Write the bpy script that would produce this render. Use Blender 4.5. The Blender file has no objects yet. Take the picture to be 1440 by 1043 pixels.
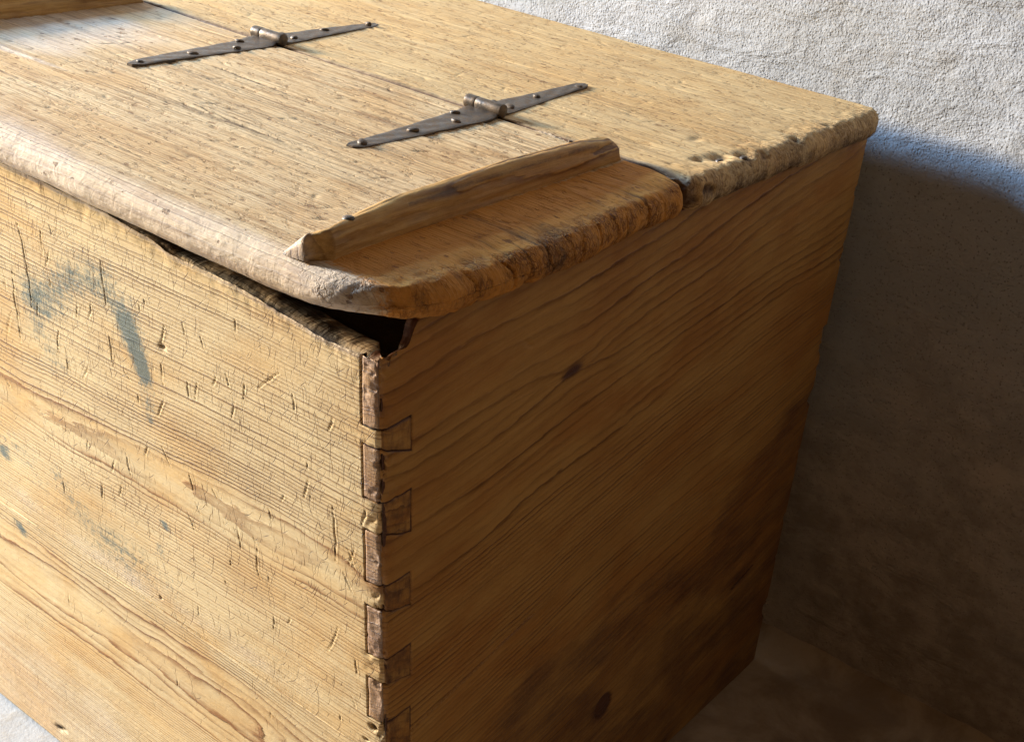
import bpy, math, random
import numpy as np
from mathutils import Matrix, Vector

# ------------------------------------------------------------------ camera
S = bpy.context.scene
C = bpy.context.scene.collection
H = 0.5364                      # height of the chest body; the floor is z = 0
cd = bpy.data.cameras.new('camera'); cam = bpy.data.objects.new('camera', cd); C.objects.link(cam)
cR = Vector((0.78395398, 0.61167213, 0.10617612)); cU = Vector((-0.3509981, 0.29563343, 0.88848253)); cD = Vector((-0.51207079, 0.73379703, -0.44645876))
M = Matrix(((cR.x, cU.x, -cD.x, 0.40956644), (cR.y, cU.y, -cD.y, -0.46582445), (cR.z, cU.z, -cD.z, 0.29391247 + H), (0, 0, 0, 1)))
cam.matrix_world = M
cd.sensor_width = 36; cd.lens = 1884.3 / 1440 * 36; cd.clip_start = .01; cd.clip_end = 100
S.camera = cam

# ------------------------------------------------------------------ light
W = bpy.data.worlds.new('World'); S.world = W; W.use_nodes = True
bg = W.node_tree.nodes['Background']; bg.inputs[0].default_value = (1.0, .66, .40, 1); bg.inputs[1].default_value = .030

def area(name, direction, dist, sx, sy, power, color, target=(-.15, .25, H)):
    l = bpy.data.lights.new(name, 'AREA'); l.shape = 'RECTANGLE'; l.size = sx; l.size_y = sy; l.energy = power; l.color = color
    o = bpy.data.objects.new(name, l); C.objects.link(o)
    d = Vector(direction).normalized(); o.location = Vector(target) + d * dist
    o.rotation_euler = (-d).to_track_quat('-Z', 'Y').to_euler()
    return o
def dirv(az, el):
    a, e = math.radians(az), math.radians(el)
    return (-math.cos(a) * math.cos(e), -math.sin(a) * math.cos(e), math.sin(e))
area('daylight_low', dirv(19.5, 13), 3.2, .50, .42, 330, (1.0, .80, .50))
area('daylight_sky', dirv(19.5, 22.5), 3.2, .50, .60, 205, (.36, .63, 1.0))
area('room_bounce', (1.15, -.45, 1.0), 2.3, 1.1, 1.1, 3.4, (1.0, .65, .35))
S.view_settings.view_transform = 'Standard'; S.view_settings.look = 'None'; S.view_settings.exposure = 0; S.view_settings.gamma = 1
S.render.engine = 'CYCLES'

# ------------------------------------------------------------------ noise in numpy
def _h(ix, iy, iz, seed):
    n = (ix * 374761393 + iy * 668265263 + iz * 2147483647 + seed * 1274126177) & 0xffffffff
    n = ((n ^ (n >> 13)) * 1274126177) & 0xffffffff
    n = (n ^ (n >> 16)) & 0xffffffff
    n = (n * 2246822519) & 0xffffffff
    n = n ^ (n >> 15)
    return (n & 0xffffff).astype(np.float64) / 0xffffff * 2 - 1
def vnoise(x, y, z, seed=0):
    x, y, z = np.broadcast_arrays(np.asarray(x, float), np.asarray(y, float), np.asarray(z, float))
    ix, iy, iz = np.floor(x).astype(np.int64), np.floor(y).astype(np.int64), np.floor(z).astype(np.int64)
    fx, fy, fz = x - ix, y - iy, z - iz
    fx, fy, fz = [f * f * f * (f * (f * 6 - 15) + 10) for f in (fx, fy, fz)]
    def c(a, b, d): return _h(ix + a, iy + b, iz + d, seed)
    x0 = c(0,0,0) * (1-fx) + c(1,0,0) * fx; x1 = c(0,1,0) * (1-fx) + c(1,1,0) * fx
    x2 = c(0,0,1) * (1-fx) + c(1,0,1) * fx; x3 = c(0,1,1) * (1-fx) + c(1,1,1) * fx
    return (x0 * (1-fy) + x1 * fy) * (1-fz) + (x2 * (1-fy) + x3 * fy) * fz
def fbm(x, y, z, seed=0, octv=3):
    s = 0; a = 1; t = 0
    x, y, z = np.broadcast_arrays(np.asarray(x, float), np.asarray(y, float), np.asarray(z, float))
    for k in range(octv):
        c1_, s1_ = math.cos(.65 + k), math.sin(.65 + k); x, y = x * c1_ - y * s1_, x * s1_ + y * c1_
        x, z = x * .8 - z * .6, x * .6 + z * .8; y, z = y * .9 - z * .4359, y * .4359 + z * .9
        s = s + a * vnoise(x * 2**k + 17.3*k, y * 2**k + 5.1*k, z * 2**k - 9.7*k, seed + k); t += a; a *= .5
    return s / t
def sm(a, b, x):
    t = np.clip((x - a) / (b - a), 0, 1); return t * t * (3 - 2 * t)
def seg(px, pz, pts, w0, w1=None):
    """signed profile of a polyline: 1 on the line, 0 beyond the width; tapers at both ends"""
    out = np.zeros_like(px); n = len(pts) - 1
    for i in range(n):
        a, b = np.array(pts[i], float), np.array(pts[i+1], float)
        d = b - a; L = math.hypot(*d) + 1e-9
        t = np.clip(((px - a[0]) * d[0] + (pz - a[1]) * d[1]) / L**2, 0, 1)
        dist = np.hypot(px - a[0] - t * d[0], pz - a[1] - t * d[1])
        g = (i + t) / n
        w = w0 * (1 - .8 * np.abs(2 * g - 1)**1.5)
        out = np.maximum(out, np.clip(1.25 - dist / w, 0, 1))
    return out
def blob(px, pz, cx, cz, rx, rz, ang=0):
    c, s = math.cos(ang), math.sin(ang); dx, dz = px - cx, pz - cz
    return np.exp(-(((dx * c + dz * s) / rx)**2 + ((-dx * s + dz * c) / rz)**2))

# ------------------------------------------------------------------ node materials
class NT:
    def __init__(s, name):
        s.m = bpy.data.materials.new(name); s.m.use_nodes = True; s.t = s.m.node_tree
        s.p = s.t.nodes['Principled BSDF']
    def n(s, typ, ins=None, **kw):
        x = s.t.nodes.new(typ)
        for k, v in kw.items(): setattr(x, k, v)
        for k, v in (ins or {}).items():
            if isinstance(v, bpy.types.NodeSocket): s.t.links.new(v, x.inputs[k])
            else: x.inputs[k].default_value = v
        return x
    def ma(s, op, a, b=None, c=None, clamp=False):
        x = s.n('ShaderNodeMath', operation=op, use_clamp=clamp)
        for i, v in enumerate((a, b, c)):
            if v is None: continue
            if isinstance(v, bpy.types.NodeSocket): s.t.links.new(v, x.inputs[i])
            else: x.inputs[i].default_value = v
        return x.outputs[0]
    def mix(s, f, a, b, mode='MIX'):
        x = s.n('ShaderNodeMix', data_type='RGBA', blend_type=mode)
        for k, v in ((0, f), (6, a), (7, b)):
            if isinstance(v, bpy.types.NodeSocket): s.t.links.new(v, x.inputs[k])
            elif k and len(v) == 3: x.inputs[k].default_value = (*v, 1)
            else: x.inputs[k].default_value = v
        return x.outputs[2]
    def rng(s, v, a, b, c=0., d=1.):
        x = s.n('ShaderNodeMapRange', {0: v, 1: a, 2: b, 3: c, 4: d}, interpolation_type='SMOOTHSTEP'); return x.outputs[0]
    def scale(s, v, k):
        return s.n('ShaderNodeVectorMath', {0: v, 1: k}, operation='MULTIPLY').outputs[0]
    def noise(s, v, detail=3., rough=.55, dist=0.):
        return s.n('ShaderNodeTexNoise', {'Vector': v, 'Scale': 1., 'Detail': detail, 'Roughness': rough, 'Distortion': dist}).outputs[0]
    def attr(s, name): return s.n('ShaderNodeAttribute', attribute_name=name)
    def link(s, a, b): s.t.links.new(a, b)

def marks(t, vec, cell, w, length, ang, spread, dens, off):
    """short knife and wear marks, one per Voronoi cell: each its own place, angle, length"""
    v = t.n('ShaderNodeVectorMath', {0: vec, 1: (off, off * 1.7, 0)}, operation='ADD').outputs[0]
    v = t.scale(v, (1/cell, 1/cell, 0))
    vo = t.n('ShaderNodeTexVoronoi', {'Vector': v, 'Scale': 1., 'Randomness': 1.}, voronoi_dimensions='3D')
    d = t.n('ShaderNodeVectorMath', {0: v, 1: vo.outputs['Position']}, operation='SUBTRACT').outputs[0]
    sx = t.n('ShaderNodeSeparateXYZ', {0: d}); col = t.n('ShaderNodeSeparateColor', {0: vo.outputs['Color']})
    a = t.ma('MULTIPLY_ADD', col.outputs[0], spread, ang - spread / 2)
    c, s_ = t.ma('COSINE', a), t.ma('SINE', a)
    along = t.ma('ADD', t.ma('MULTIPLY', sx.outputs[0], c), t.ma('MULTIPLY', sx.outputs[1], s_))
    across = t.ma('SUBTRACT', t.ma('MULTIPLY', sx.outputs[1], c), t.ma('MULTIPLY', sx.outputs[0], s_))
    bend = t.ma('MULTIPLY', t.ma('MULTIPLY', along, along), t.ma('MULTIPLY_ADD', col.outputs[1], 1.2, -.6))
    across = t.ma('ABSOLUTE', t.ma('ADD', across, bend))
    ln = t.ma('MULTIPLY_ADD', col.outputs[2], length / cell * .8, length / cell * .35)
    q = t.ma('DIVIDE', t.ma('ABSOLUTE', along), ln)
    ww = t.ma('MULTIPLY', t.ma('SUBTRACT', 1., t.ma('MULTIPLY', q, q), clamp=True), w / cell)
    m = t.rng(t.ma('DIVIDE', across, t.ma('ADD', ww, 1e-4)), .25, 1.1, 1., 0.)
    m = t.ma('MULTIPLY', m, t.rng(q, .85, 1., 1., 0.))
    on = t.rng(t.ma('SUBTRACT', dens, col.outputs[1]), -.03, .03)
    return t.ma('MULTIPLY', m, on)

def wood(name, light, dark, tint, ring=.75, ringb=.35, fib=.12, pits=.0, scr=0., rough=.62, fine=.3, grey=(.42, .39, .40), grime=(.045, .034, .030), paint_or_shade=(.16, .21, .19), lumps=.0, pitcell=.006, wexp=1., pmax=.62):
    t = NT(name); wc = t.attr('wc').outputs['Vector']; ph = t.attr('ph').outputs['Fac']
    ms = t.n('ShaderNodeSeparateColor', {0: t.attr('msk').outputs['Color']}); mA = t.attr('msk').outputs['Alpha']
    R, G, B = ms.outputs
    wob = t.noise(t.scale(wc, (60, 260, 260)), 2.)
    p2 = t.ma('MULTIPLY_ADD', wob, .6, ph)
    fr = t.ma('FRACT', p2)
    rp = t.n('ShaderNodeValToRGB', {0: fr}); e = rp.color_ramp.elements
    e[0].position = 0.; e[0].color = (.12,)*3 + (1,); e[1].position = 1.; e[1].color = (.25,)*3 + (1,)
    for p, c in ((.12, 0.), (.5, .16), (.72, .5), (.86, 1.), (.93, 1.)):
        x = e.new(p); x.color = (c, c, c, 1)
    rg = rp.outputs[0]
    idn = t.n('ShaderNodeTexNoise', {'W': t.ma('MULTIPLY', t.ma('FLOOR', p2), .73), 'Vector': t.scale(wc, (2.5, 0, 0)), 'Scale': 1., 'Detail': 2.}, noise_dimensions='4D').outputs[0]
    amp = t.ma('MULTIPLY', t.rng(idn, .33, .66, .10, 1.2), t.rng(t.noise(t.scale(wc, (6, 40, 40)), 3.), .30, .60, .45, 1.1))
    rga = t.ma('MULTIPLY', rg, amp)
    f1 = t.noise(t.scale(wc, (45, 1400, 1400)), 3., .6)
    f2 = t.noise(t.scale(wc, (14, 330, 330)), 3., .6)
    f3 = t.noise(t.scale(wc, (300, 700, 700)), 3., .7)
    bl = t.noise(t.scale(wc, (7, 16, 16)), 4., .6, .6)
    bl2 = t.noise(t.scale(wc, (19, 34, 34)), 4., .62, .4)
    c = t.mix(t.ma('MULTIPLY', rga, ring, clamp=True), light, dark)
    c = t.mix(t.rng(bl, .40, .68, 0., .75), c, t.mix(1., c, tint, 'MULTIPLY'))
    c = t.mix(t.rng(bl2, .30, .62, .30, 0.), c, t.mix(1., c, (.66, .56, .46), 'MULTIPLY'))
    c = t.mix(t.rng(f2, .42, .70, 0., fib * 2.2), c, t.mix(1., c, (.52, .40, .28), 'MULTIPLY'))
    c = t.mix(t.rng(f1, .42, .72, 0., fib * 2.), c, t.mix(1., c, (.55, .44, .34), 'MULTIPLY'))
    c = t.mix(t.rng(f3, .50, .75, 0., .25), c, t.mix(1., c, (.70, .60, .50), 'MULTIPLY'))
    # grey, sun-bleached wear
    gm = t.rng(t.ma('ADD', G, t.ma('MULTIPLY_ADD', bl2, .5, -.25)), .12, .75)
    gm = t.ma('MULTIPLY', gm, t.rng(f3, .25, .6, .6, 1.))
    c = t.mix(t.ma('MULTIPLY', gm, t.rng(G, 0., .05)), c, t.mix(.55, grey, t.mix(1., c, (1.1, 1.1, 1.15), 'MULTIPLY')))
    # traces of old blue-green paint, broken by the raised grain; on the lid leaf, painted amber shade
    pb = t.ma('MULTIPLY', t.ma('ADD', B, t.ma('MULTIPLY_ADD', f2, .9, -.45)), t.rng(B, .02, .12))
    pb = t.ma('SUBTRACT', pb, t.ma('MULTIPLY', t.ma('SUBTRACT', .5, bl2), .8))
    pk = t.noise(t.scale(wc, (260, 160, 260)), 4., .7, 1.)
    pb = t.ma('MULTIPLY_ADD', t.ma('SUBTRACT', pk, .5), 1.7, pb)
    c = t.mix(t.rng(pb, .20, .95, 0., pmax), c, paint_or_shade)
    # marks
    mk = None
    if scr:
        dn = t.ma('MULTIPLY', mA, scr)
        for k, (cell, w, L, a, sp) in enumerate(((.018, .00030, .0090, 1.5, .7), (.013, .00028, .0065, 1.55, .9), (.0095, .00025, .0040, 1.4, 1.4), (.026, .00034, .0135, 1.6, .45), (.016, .00028, .007, 1.0, .8), (.021, .00026, .0105, 1.5, .6))):
            m = marks(t, wc, cell, w, L, a, sp, dn, .13 * k + .07)
            mk = m if mk is None else t.ma('MAXIMUM', mk, m)
        tone = t.rng(t.noise(t.scale(wc, (90, 90, 90)), 1.), .40, .60, .25, 1.)
        c = t.mix(t.ma('MULTIPLY', mk, tone), c, t.mix(1., c, (.30, .20, .13), 'MULTIPLY'))
    pt = None
    if pits:
        for k, (cell, r) in enumerate(((pitcell, .22), (pitcell * 2.3, .14), (pitcell * .55, .26))):
            v = t.scale(t.n('ShaderNodeVectorMath', {0: wc, 1: (.31 * k, .17 * k, 0)}, operation='ADD').outputs[0], (1/cell/1.9, 1/cell, 1/cell))
            vo = t.n('ShaderNodeTexVoronoi', {'Vector': v, 'Scale': 1.}); cc = t.n('ShaderNodeSeparateColor', {0: vo.outputs['Color']})
            rr = t.ma('MULTIPLY', cc.outputs[0], r * 1.6)
            nz = t.ma('MULTIPLY_ADD', t.noise(t.scale(wc, (500, 900, 900)), 3.), .7, -.35)
            m = t.rng(t.ma('SUBTRACT', t.ma('ADD', vo.outputs['Distance'], nz), rr), -.07, .03, 1., 0.)
            m = t.ma('MULTIPLY', m, t.rng(t.ma('SUBTRACT', cc.outputs[1], 1. - pits), -.02, .02))
            pt = m if pt is None else t.ma('MAXIMUM', pt, m)
        c = t.mix(t.ma('MULTIPLY', pt, .7), c, t.mix(1., c, (.30, .19, .12), 'MULTIPLY'))
    # grime
    gr = t.ma('ADD', R, t.ma('MULTIPLY_ADD', t.ma('SUBTRACT', f3, .5), .5, t.ma('MULTIPLY', t.ma('SUBTRACT', f2, .5), .5))); gr = t.rng(gr, .1, .95)
    c = t.mix(t.ma('MULTIPLY', gr, t.rng(R, 0., .08)), c, grime)
    if wexp != 1.: c = t.n('ShaderNodeGamma', {0: c, 1: wexp}).outputs[0]
    t.link(t.rng(t.ma('ADD', rga, t.ma('MULTIPLY', f2, .4)), 0., 1.2, rough + .1, rough - .06), t.p.inputs['Roughness'])
    t.p.inputs['Specular IOR Level'].default_value = .35
    # relief in millimetres
    h = t.ma('MULTIPLY', rga, ringb)
    h = t.ma('MULTIPLY_ADD', f1, -fine * .35, h)
    h = t.ma('MULTIPLY_ADD', f2, -fine * .9, h)
    h = t.ma('MULTIPLY_ADD', f3, -fine * .45, h)
    if lumps:
        l1 = t.noise(t.scale(wc, (150, 150, 150)), 4., .6, .8)
        h = t.ma('MULTIPLY', t.ma('MULTIPLY_ADD', t.ma('MAXIMUM', R, G), lumps * 2.2, .15), l1, None) if False else t.ma('ADD', h, t.ma('MULTIPLY', t.ma('MULTIPLY_ADD', t.ma('MAXIMUM', G, R), lumps * 1.6, lumps * .35), l1))
    if pits:
        tr = t.rng(t.noise(t.scale(wc, (110, 330, 330)), 4., .65, .5), .50, .62)
        tr2 = t.rng(t.noise(t.scale(wc, (60, 150, 150)), 3., .6, .3), .45, .60)
        trm = t.ma('MULTIPLY', t.ma('MULTIPLY', tr, tr2), t.rng(G, .1, .4, 1., 0.)); h = t.ma('MULTIPLY_ADD', trm, -.60, h); c = t.mix(t.ma('MULTIPLY', trm, .45), c, t.mix(1., c, (.62, .48, .36), 'MULTIPLY'))
        for sc3, hh3, dk3 in (((230, 420, 150), .55, .55), ((520, 900, 420), .30, .3)):
            wv = t.n('ShaderNodeVectorMath', {0: wc, 1: t.scale(t.n('ShaderNodeTexNoise', {'Vector': t.scale(wc, (220, 220, 220)), 'Scale': 1., 'Detail': 2.}).outputs[1], (.003, .003, .003))}, operation='ADD').outputs[0]
            ve = t.n('ShaderNodeTexVoronoi', {'Vector': t.scale(wv, sc3), 'Scale': 1.}, feature='DISTANCE_TO_EDGE')
            ck = t.ma('MULTIPLY', t.rng(ve.outputs['Distance'], .0, .16, 1., 0.), t.ma('MULTIPLY', mA, t.rng(t.noise(t.scale(wc, (70, 70, 70)), 2.), .38, .62)))
            h = t.ma('MULTIPLY_ADD', ck, -hh3, h)
            c = t.mix(t.ma('MULTIPLY', ck, dk3, clamp=True), c, t.mix(1., c, (.35, .22, .14), 'MULTIPLY'))
    if mk is not None: h = t.ma('MULTIPLY_ADD', mk, -.75, h)
    if pt is not None: h = t.ma('MULTIPLY_ADD', pt, -.6, h)
    t.link(c, t.p.inputs['Base Color'])
    b = t.n('ShaderNodeBump', {'Height': h, 'Distance': .001, 'Strength': 1.})
    t.link(b.outputs[0], t.p.inputs['Normal'])
    return t.m

MW = {}
MW['front'] = wood('old_pine_front', (.77, .61, .355), (.35, .185, .072), (.95, .77, .53), ring=1.05, ringb=.42, scr=1.0, fine=.22, lumps=.6, paint_or_shade=(.075, .125, .13), pmax=.85, grime=(.048, .038, .034))
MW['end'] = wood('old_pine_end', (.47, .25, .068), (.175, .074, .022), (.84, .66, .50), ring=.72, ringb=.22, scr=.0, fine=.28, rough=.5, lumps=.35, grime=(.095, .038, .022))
MW['top'] = wood('worn_pine_top', (.69, .525, .31), (.38, .24, .12), (.88, .75, .58), ring=.5, ringb=.46, fib=.30, pits=.08, fine=.5, lumps=.5, rough=.72, grime=(.07, .04, .022), grey=(.52, .48, .47), paint_or_shade=(.58, .235, .028), pmax=.92)  # last colour is the warm shade painted beside the cleat
MW['rear'] = wood('worn_pine_rear', (.68, .495, .255), (.39, .24, .105), (.96, .84, .68), ring=.5, ringb=.40, fib=.18, pits=.15, fine=.5, lumps=.4, rough=.66, grime=(.10, .052, .024), pitcell=.0045)
MW['cleat'] = wood('brown_pine_cleat', (.60, .37, .125), (.20, .09, .026), (.85, .70, .55), ring=.8, ringb=.25, fib=.2, fine=.3, lumps=.4, rough=.5)
MW['plain'] = wood('plain_pine', (.42, .28, .14), (.25, .14, .06), (.9, .8, .7))

def iron(name):
    t = NT(name); g = t.n('ShaderNodeTexCoord').outputs['Object']
    n1 = t.noise(t.scale(g, (160, 160, 160)), 5., .65); n2 = t.noise(t.scale(g, (900, 900, 900)), 3.)
    c = t.mix(t.rng(n1, .38, .66), (.085, .072, .062), (.14, .095, .06)); c = t.mix(t.rng(n2, .5, .7, 0., .5), c, (.045, .035, .03))
    t.link(c, t.p.inputs['Base Color']); t.p.inputs['Metallic'].default_value = .55
    t.link(t.rng(n1, .3, .7, .34, .6), t.p.inputs['Roughness'])
    h = t.ma('ADD', t.ma('MULTIPLY', n1, .35), t.ma('MULTIPLY', n2, .12))
    t.link(t.n('ShaderNodeBump', {'Height': h, 'Distance': .001}).outputs[0], t.p.inputs['Normal'])
    return t.m
MI = iron('aged_iron')

def plaster():
    t = NT('rough_plaster'); g = t.n('ShaderNodeTexCoord').outputs['Object']
    n0 = t.noise(t.scale(g, (5, 5, 5)), 5., .6); n1 = t.noise(t.scale(g, (32, 32, 32)), 5., .65)
    n2 = t.noise(t.scale(g, (360, 360, 360)), 4., .65); n3 = t.noise(t.scale(g, (620, 620, 620)), 3., .6)
    vo = t.n('ShaderNodeTexVoronoi', {'Vector': t.scale(g, (430, 430, 430)), 'Scale': 1.}); vc = t.n('ShaderNodeSeparateColor', {0: vo.outputs['Color']})
    pit = t.ma('MULTIPLY', t.rng(t.ma('ADD', vo.outputs['Distance'], t.ma('MULTIPLY', n3, .4)), .36, .60, 1., 0.), t.rng(vc.outputs[0], .60, .70))
    c = t.mix(t.rng(n0, .35, .65), (.425, .435, .465), (.36, .365, .38)); c = t.mix(t.rng(n1, .50, .72, 0., .5), c, (.34, .32, .30))
    gz_ = t.n('ShaderNodeSeparateXYZ', {0: g}).outputs[2]
    dz_ = t.rng(t.ma('MULTIPLY_ADD', n0, .5, gz_), .35, .80, 1., 0.); n4 = t.noise(t.scale(g, (18, 18, 22)), 6., .7)
    c = t.mix(dz_, c, t.mix(t.rng(n4, .36, .62), (.33, .27, .215), (.50, .42, .35)))  # taupe of the shaded lower wall, put into the plaster colour
    c = t.mix(t.ma('MULTIPLY', pit, .5), c, (.20, .18, .16))
    t.link(c, t.p.inputs['Base Color']); t.p.inputs['Roughness'].default_value = .9; t.p.inputs['Specular IOR Level'].default_value = .2
    vg = t.n('ShaderNodeTexVoronoi', {'Vector': t.scale(g, (470, 470, 470)), 'Scale': 1.}, feature='SMOOTH_F1'); tw = t.noise(t.scale(g, (14, 14, 40)), 4., .6, .8); h = t.ma('MULTIPLY', n2, .75); h = t.ma('MULTIPLY_ADD', vg.outputs['Distance'], -.45, h); h = t.ma('MULTIPLY_ADD', n3, .75, h); h = t.ma('MULTIPLY_ADD', tw, 6., h); h = t.ma('MULTIPLY_ADD', pit, -.75, h); h = t.ma('MULTIPLY_ADD', n1, 2.2, h)
    t.link(t.n('ShaderNodeBump', {'Height': h, 'Distance': .001}).outputs[0], t.p.inputs['Normal'])
    return t.m
def cement():
    t = NT('worn_cement_floor'); g = t.n('ShaderNodeTexCoord').outputs['Object']
    n0 = t.noise(t.scale(g, (6, 6, 6)), 5., .62, .6); n1 = t.noise(t.scale(g, (60, 60, 60)), 5., .65); n2 = t.noise(t.scale(g, (420, 420, 420)), 3.)
    c = t.mix(t.rng(n0, .35, .66), (.40, .425, .46), (.33, .34, .355)); c = t.mix(t.rng(n1, .50, .70, 0., .5), c, (.29, .26, .22))
    fx = t.n('ShaderNodeSeparateXYZ', {0: g}).outputs[0]; n4 = t.noise(t.scale(g, (13, 13, 13)), 5., .65, .5)
    c = t.mix(t.rng(t.ma('MULTIPLY_ADD', n0, .5, fx), -.15, .30), c, t.mix(t.rng(n4, .36, .64), (.24, .165, .10), (.40, .30, .20)))  # brown of the shaded floor past the end panel, put into the colour
    t.link(c, t.p.inputs['Base Color']); t.link(t.rng(n1, .3, .7, .55, .8), t.p.inputs['Roughness'])
    h = t.ma('MULTIPLY_ADD', n1, 1.6, t.ma('MULTIPLY', n2, .25))
    t.link(t.n('ShaderNodeBump', {'Height': h, 'Distance': .001}).outputs[0], t.p.inputs['Normal'])
    return t.m

# ------------------------------------------------------------------ mesh helpers
ORG = np.array([-.30, .30, 0.])          # base centre of the chest
def emit(name, V, F, mat, parent=None, ph=None, wc=None, msk=None, smooth=True, org=None, zshift=H):
    V = np.asarray(V, float).copy(); V[:, 2] += zshift
    o_ = ORG if org is None else np.asarray(org, float)
    if parent is not None or org is not None: V = V - o_
    me = bpy.data.meshes.new(name); F = np.asarray(F, np.int32)
    k = F.shape[1]; me.vertices.add(len(V)); me.vertices.foreach_set('co', V.astype(np.float32).ravel())
    me.loops.add(F.size); me.loops.foreach_set('vertex_index', F.ravel())
    me.polygons.add(len(F)); me.polygons.foreach_set('loop_start', np.arange(0, F.size, k, dtype=np.int32)); me.polygons.foreach_set('loop_total', np.full(len(F), k, np.int32))
    me.update(calc_edges=True); me.validate()
    n = len(V)
    if ph is not None:
        a = me.attributes.new('ph', 'FLOAT', 'POINT'); a.data.foreach_set('value', np.asarray(ph, np.float32).ravel())
    if wc is not None:
        a = me.attributes.new('wc', 'FLOAT_VECTOR', 'POINT'); a.data.foreach_set('vector', np.asarray(wc, np.float32).ravel())
    if msk is not None:
        a = me.attributes.new('msk', 'FLOAT_COLOR', 'POINT'); a.data.foreach_set('color', np.clip(np.asarray(msk, np.float32), 0, 2).ravel())
    if smooth: me.polygons.foreach_set('use_smooth', np.ones(len(F), bool))
    me.materials.append(mat)
    o = bpy.data.objects.new(name, me); C.objects.link(o)
    if parent is not None: o.parent = parent
    return o
def compact(V, F, *arrs):
    u, inv = np.unique(F, return_inverse=True)
    return (V[u], inv.reshape(F.shape)) + tuple(a[u] for a in arrs)
def lines(*pieces):
    """non-uniform grid lines from (start, end, step) pieces"""
    out = []
    for a, b, st in pieces:
        n = max(1, int(round(abs(b - a) / st))); out += list(np.linspace(a, b, n, endpoint=False))
    out.append(pieces[-1][1]); return np.array(out)

chest = bpy.data.objects.new('wooden_chest', None); C.objects.link(chest); chest.location = tuple(ORG); chest.empty_display_size = .2
chest['label'] = 'old worn pine chest with dovetailed corners, iron strap hinges and a gnawed lid'; chest['category'] = 'chest'

# ------------------------------------------------------------------ body: one wrapped corner surface cut into boards
L = .62; D = .60; TF = .0245; TE = .0145; RHO = .0055
EX, EY, EF = .01385, -.01586, .04346
def ring_phase(u, v, v0, h, sp, seed, warp=.35, wl=9., rc=.0, wide=.01):
    """growth rings of a flat-sawn board: u along the grain, v across, v0 the line above the pith, h its depth"""
    w = fbm(u * wl, v * 14, 0 * u, seed, 3) * warp
    hh = np.abs(h * (1 + 1.3 * fbm(u * 3.2, v * 3, 0 * u, seed + 5, 3)))
    vv = v - v0 + .008 * vnoise(u * 3, v * 5, 0 * u, seed + 9)
    r = np.sqrt(vv**2 + hh**2)
    return (r - (1 - sp / wide) * np.minimum(r, rc)) / sp + w * 1.2
SEAMF = -.3015
def seam_end(y): return -.2950 + .19 * np.clip(y, 0, .35) + .06 * np.clip(y - .35, 0, 1)
BND = [-.0668, -.1010 + .0, -.1215, -.1560]
# transitions down the arris: pin of the end board / tail of the front board, alternating
ZB = [-.0615, -.0735, -.1090, -.1305, -.1670, -.1845, -.2215, -.2395, -.2715, -.3015, -.335, -.357, -.395, -.417, -.452, -.474, -.51]
# pins of end board (seen on the front): 0..ZB0, ZB1..ZB2, ...   tails of the front board: ZB0..ZB1, ...
zs = []
prev = -H
allz = sorted(ZB)
zl = [(-H, allz[0] - .0008, .0016)]
for i, b in enumerate(allz):
    nxt = allz[i+1] if i + 1 < len(allz) else 0.0
    fine = .0008 if b > -.33 else .0016
    zl.append((b - .0008, b, .0008)); zl.append((b, b + .0008, .0008))
    zl.append((b + .0008, (nxt - .0008) if i + 1 < len(allz) else 0.0, fine))
zg = lines(*zl)
RIM = np.concatenate([np.linspace(.0012, TF, 20), [TF]*5]); RIMZ = np.concatenate([np.zeros(20), [.02, .08, .16, .26, .40]])
sg = lines((-L, -.47, .004), (-.47, -.34, .0014), (-.34, -TE - .0009, .00078), (-TE - .0009, -TE, .0009), (-TE, -TE + .0009, .0009), (-TE + .0009, TF - .0009, .0008), (TF - .0009, TF, .0009), (TF, TF + .0009, .0009), (TF + .0009, .12, .0013), (.12, D, .002))
nz_, ns_ = len(zg), len(sg)
zg = zg[::-1]                               # from the top down
# rim rows go first (inside bottom -> over the rim -> outside down)
nr = len(RIM)
Sg, Zg = np.meshgrid(sg, zg)                # outside
SR, RR = np.meshgrid(sg, np.arange(nr)[::-1])
Sa = np.vstack([SR, Sg]); inset0 = np.vstack([RIM[RR], np.zeros_like(Sg)]); dz0 = np.vstack([RIMZ[RR], np.zeros_like(Sg)]); z0 = np.vstack([np.zeros_like(SR, dtype=float), Zg])
def ztop(s):
    f = np.interp(s, [-L, -.33, -.222, -.185, -.165, -.11, -.07, -.038, -.0105, 0, .010, .0155, .0205, .0232, .0262, .030, .034, D],
                  [-.003, -.0037, -.0050, -.0085, -.0125, -.0130, -.0175, -.0205, -.0200, -.0190, -.0180, -.0172, -.0165, -.0130, -.0055, -.0012, -.0003, -.0003])
    rough = vnoise(s * 260, 0 * s, 0 * s, 7) * .0016 * (s > -.004) * (s < .031) + fbm(s * 110, 0 * s, 0 * s, 3, 3) * np.interp(s, [-L, -.25, -.18, .026, .035, D], [.0005, .0007, .0009, .0010, .0005, .0004])
    return f, rough
zt, zrough = ztop(Sa)
zt = zt + zrough * np.exp(-inset0 / .0035)
low = -.058
zz = np.where(z0 > low, low + (z0 - low) * (zt - low) / (0 - low), z0)
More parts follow.
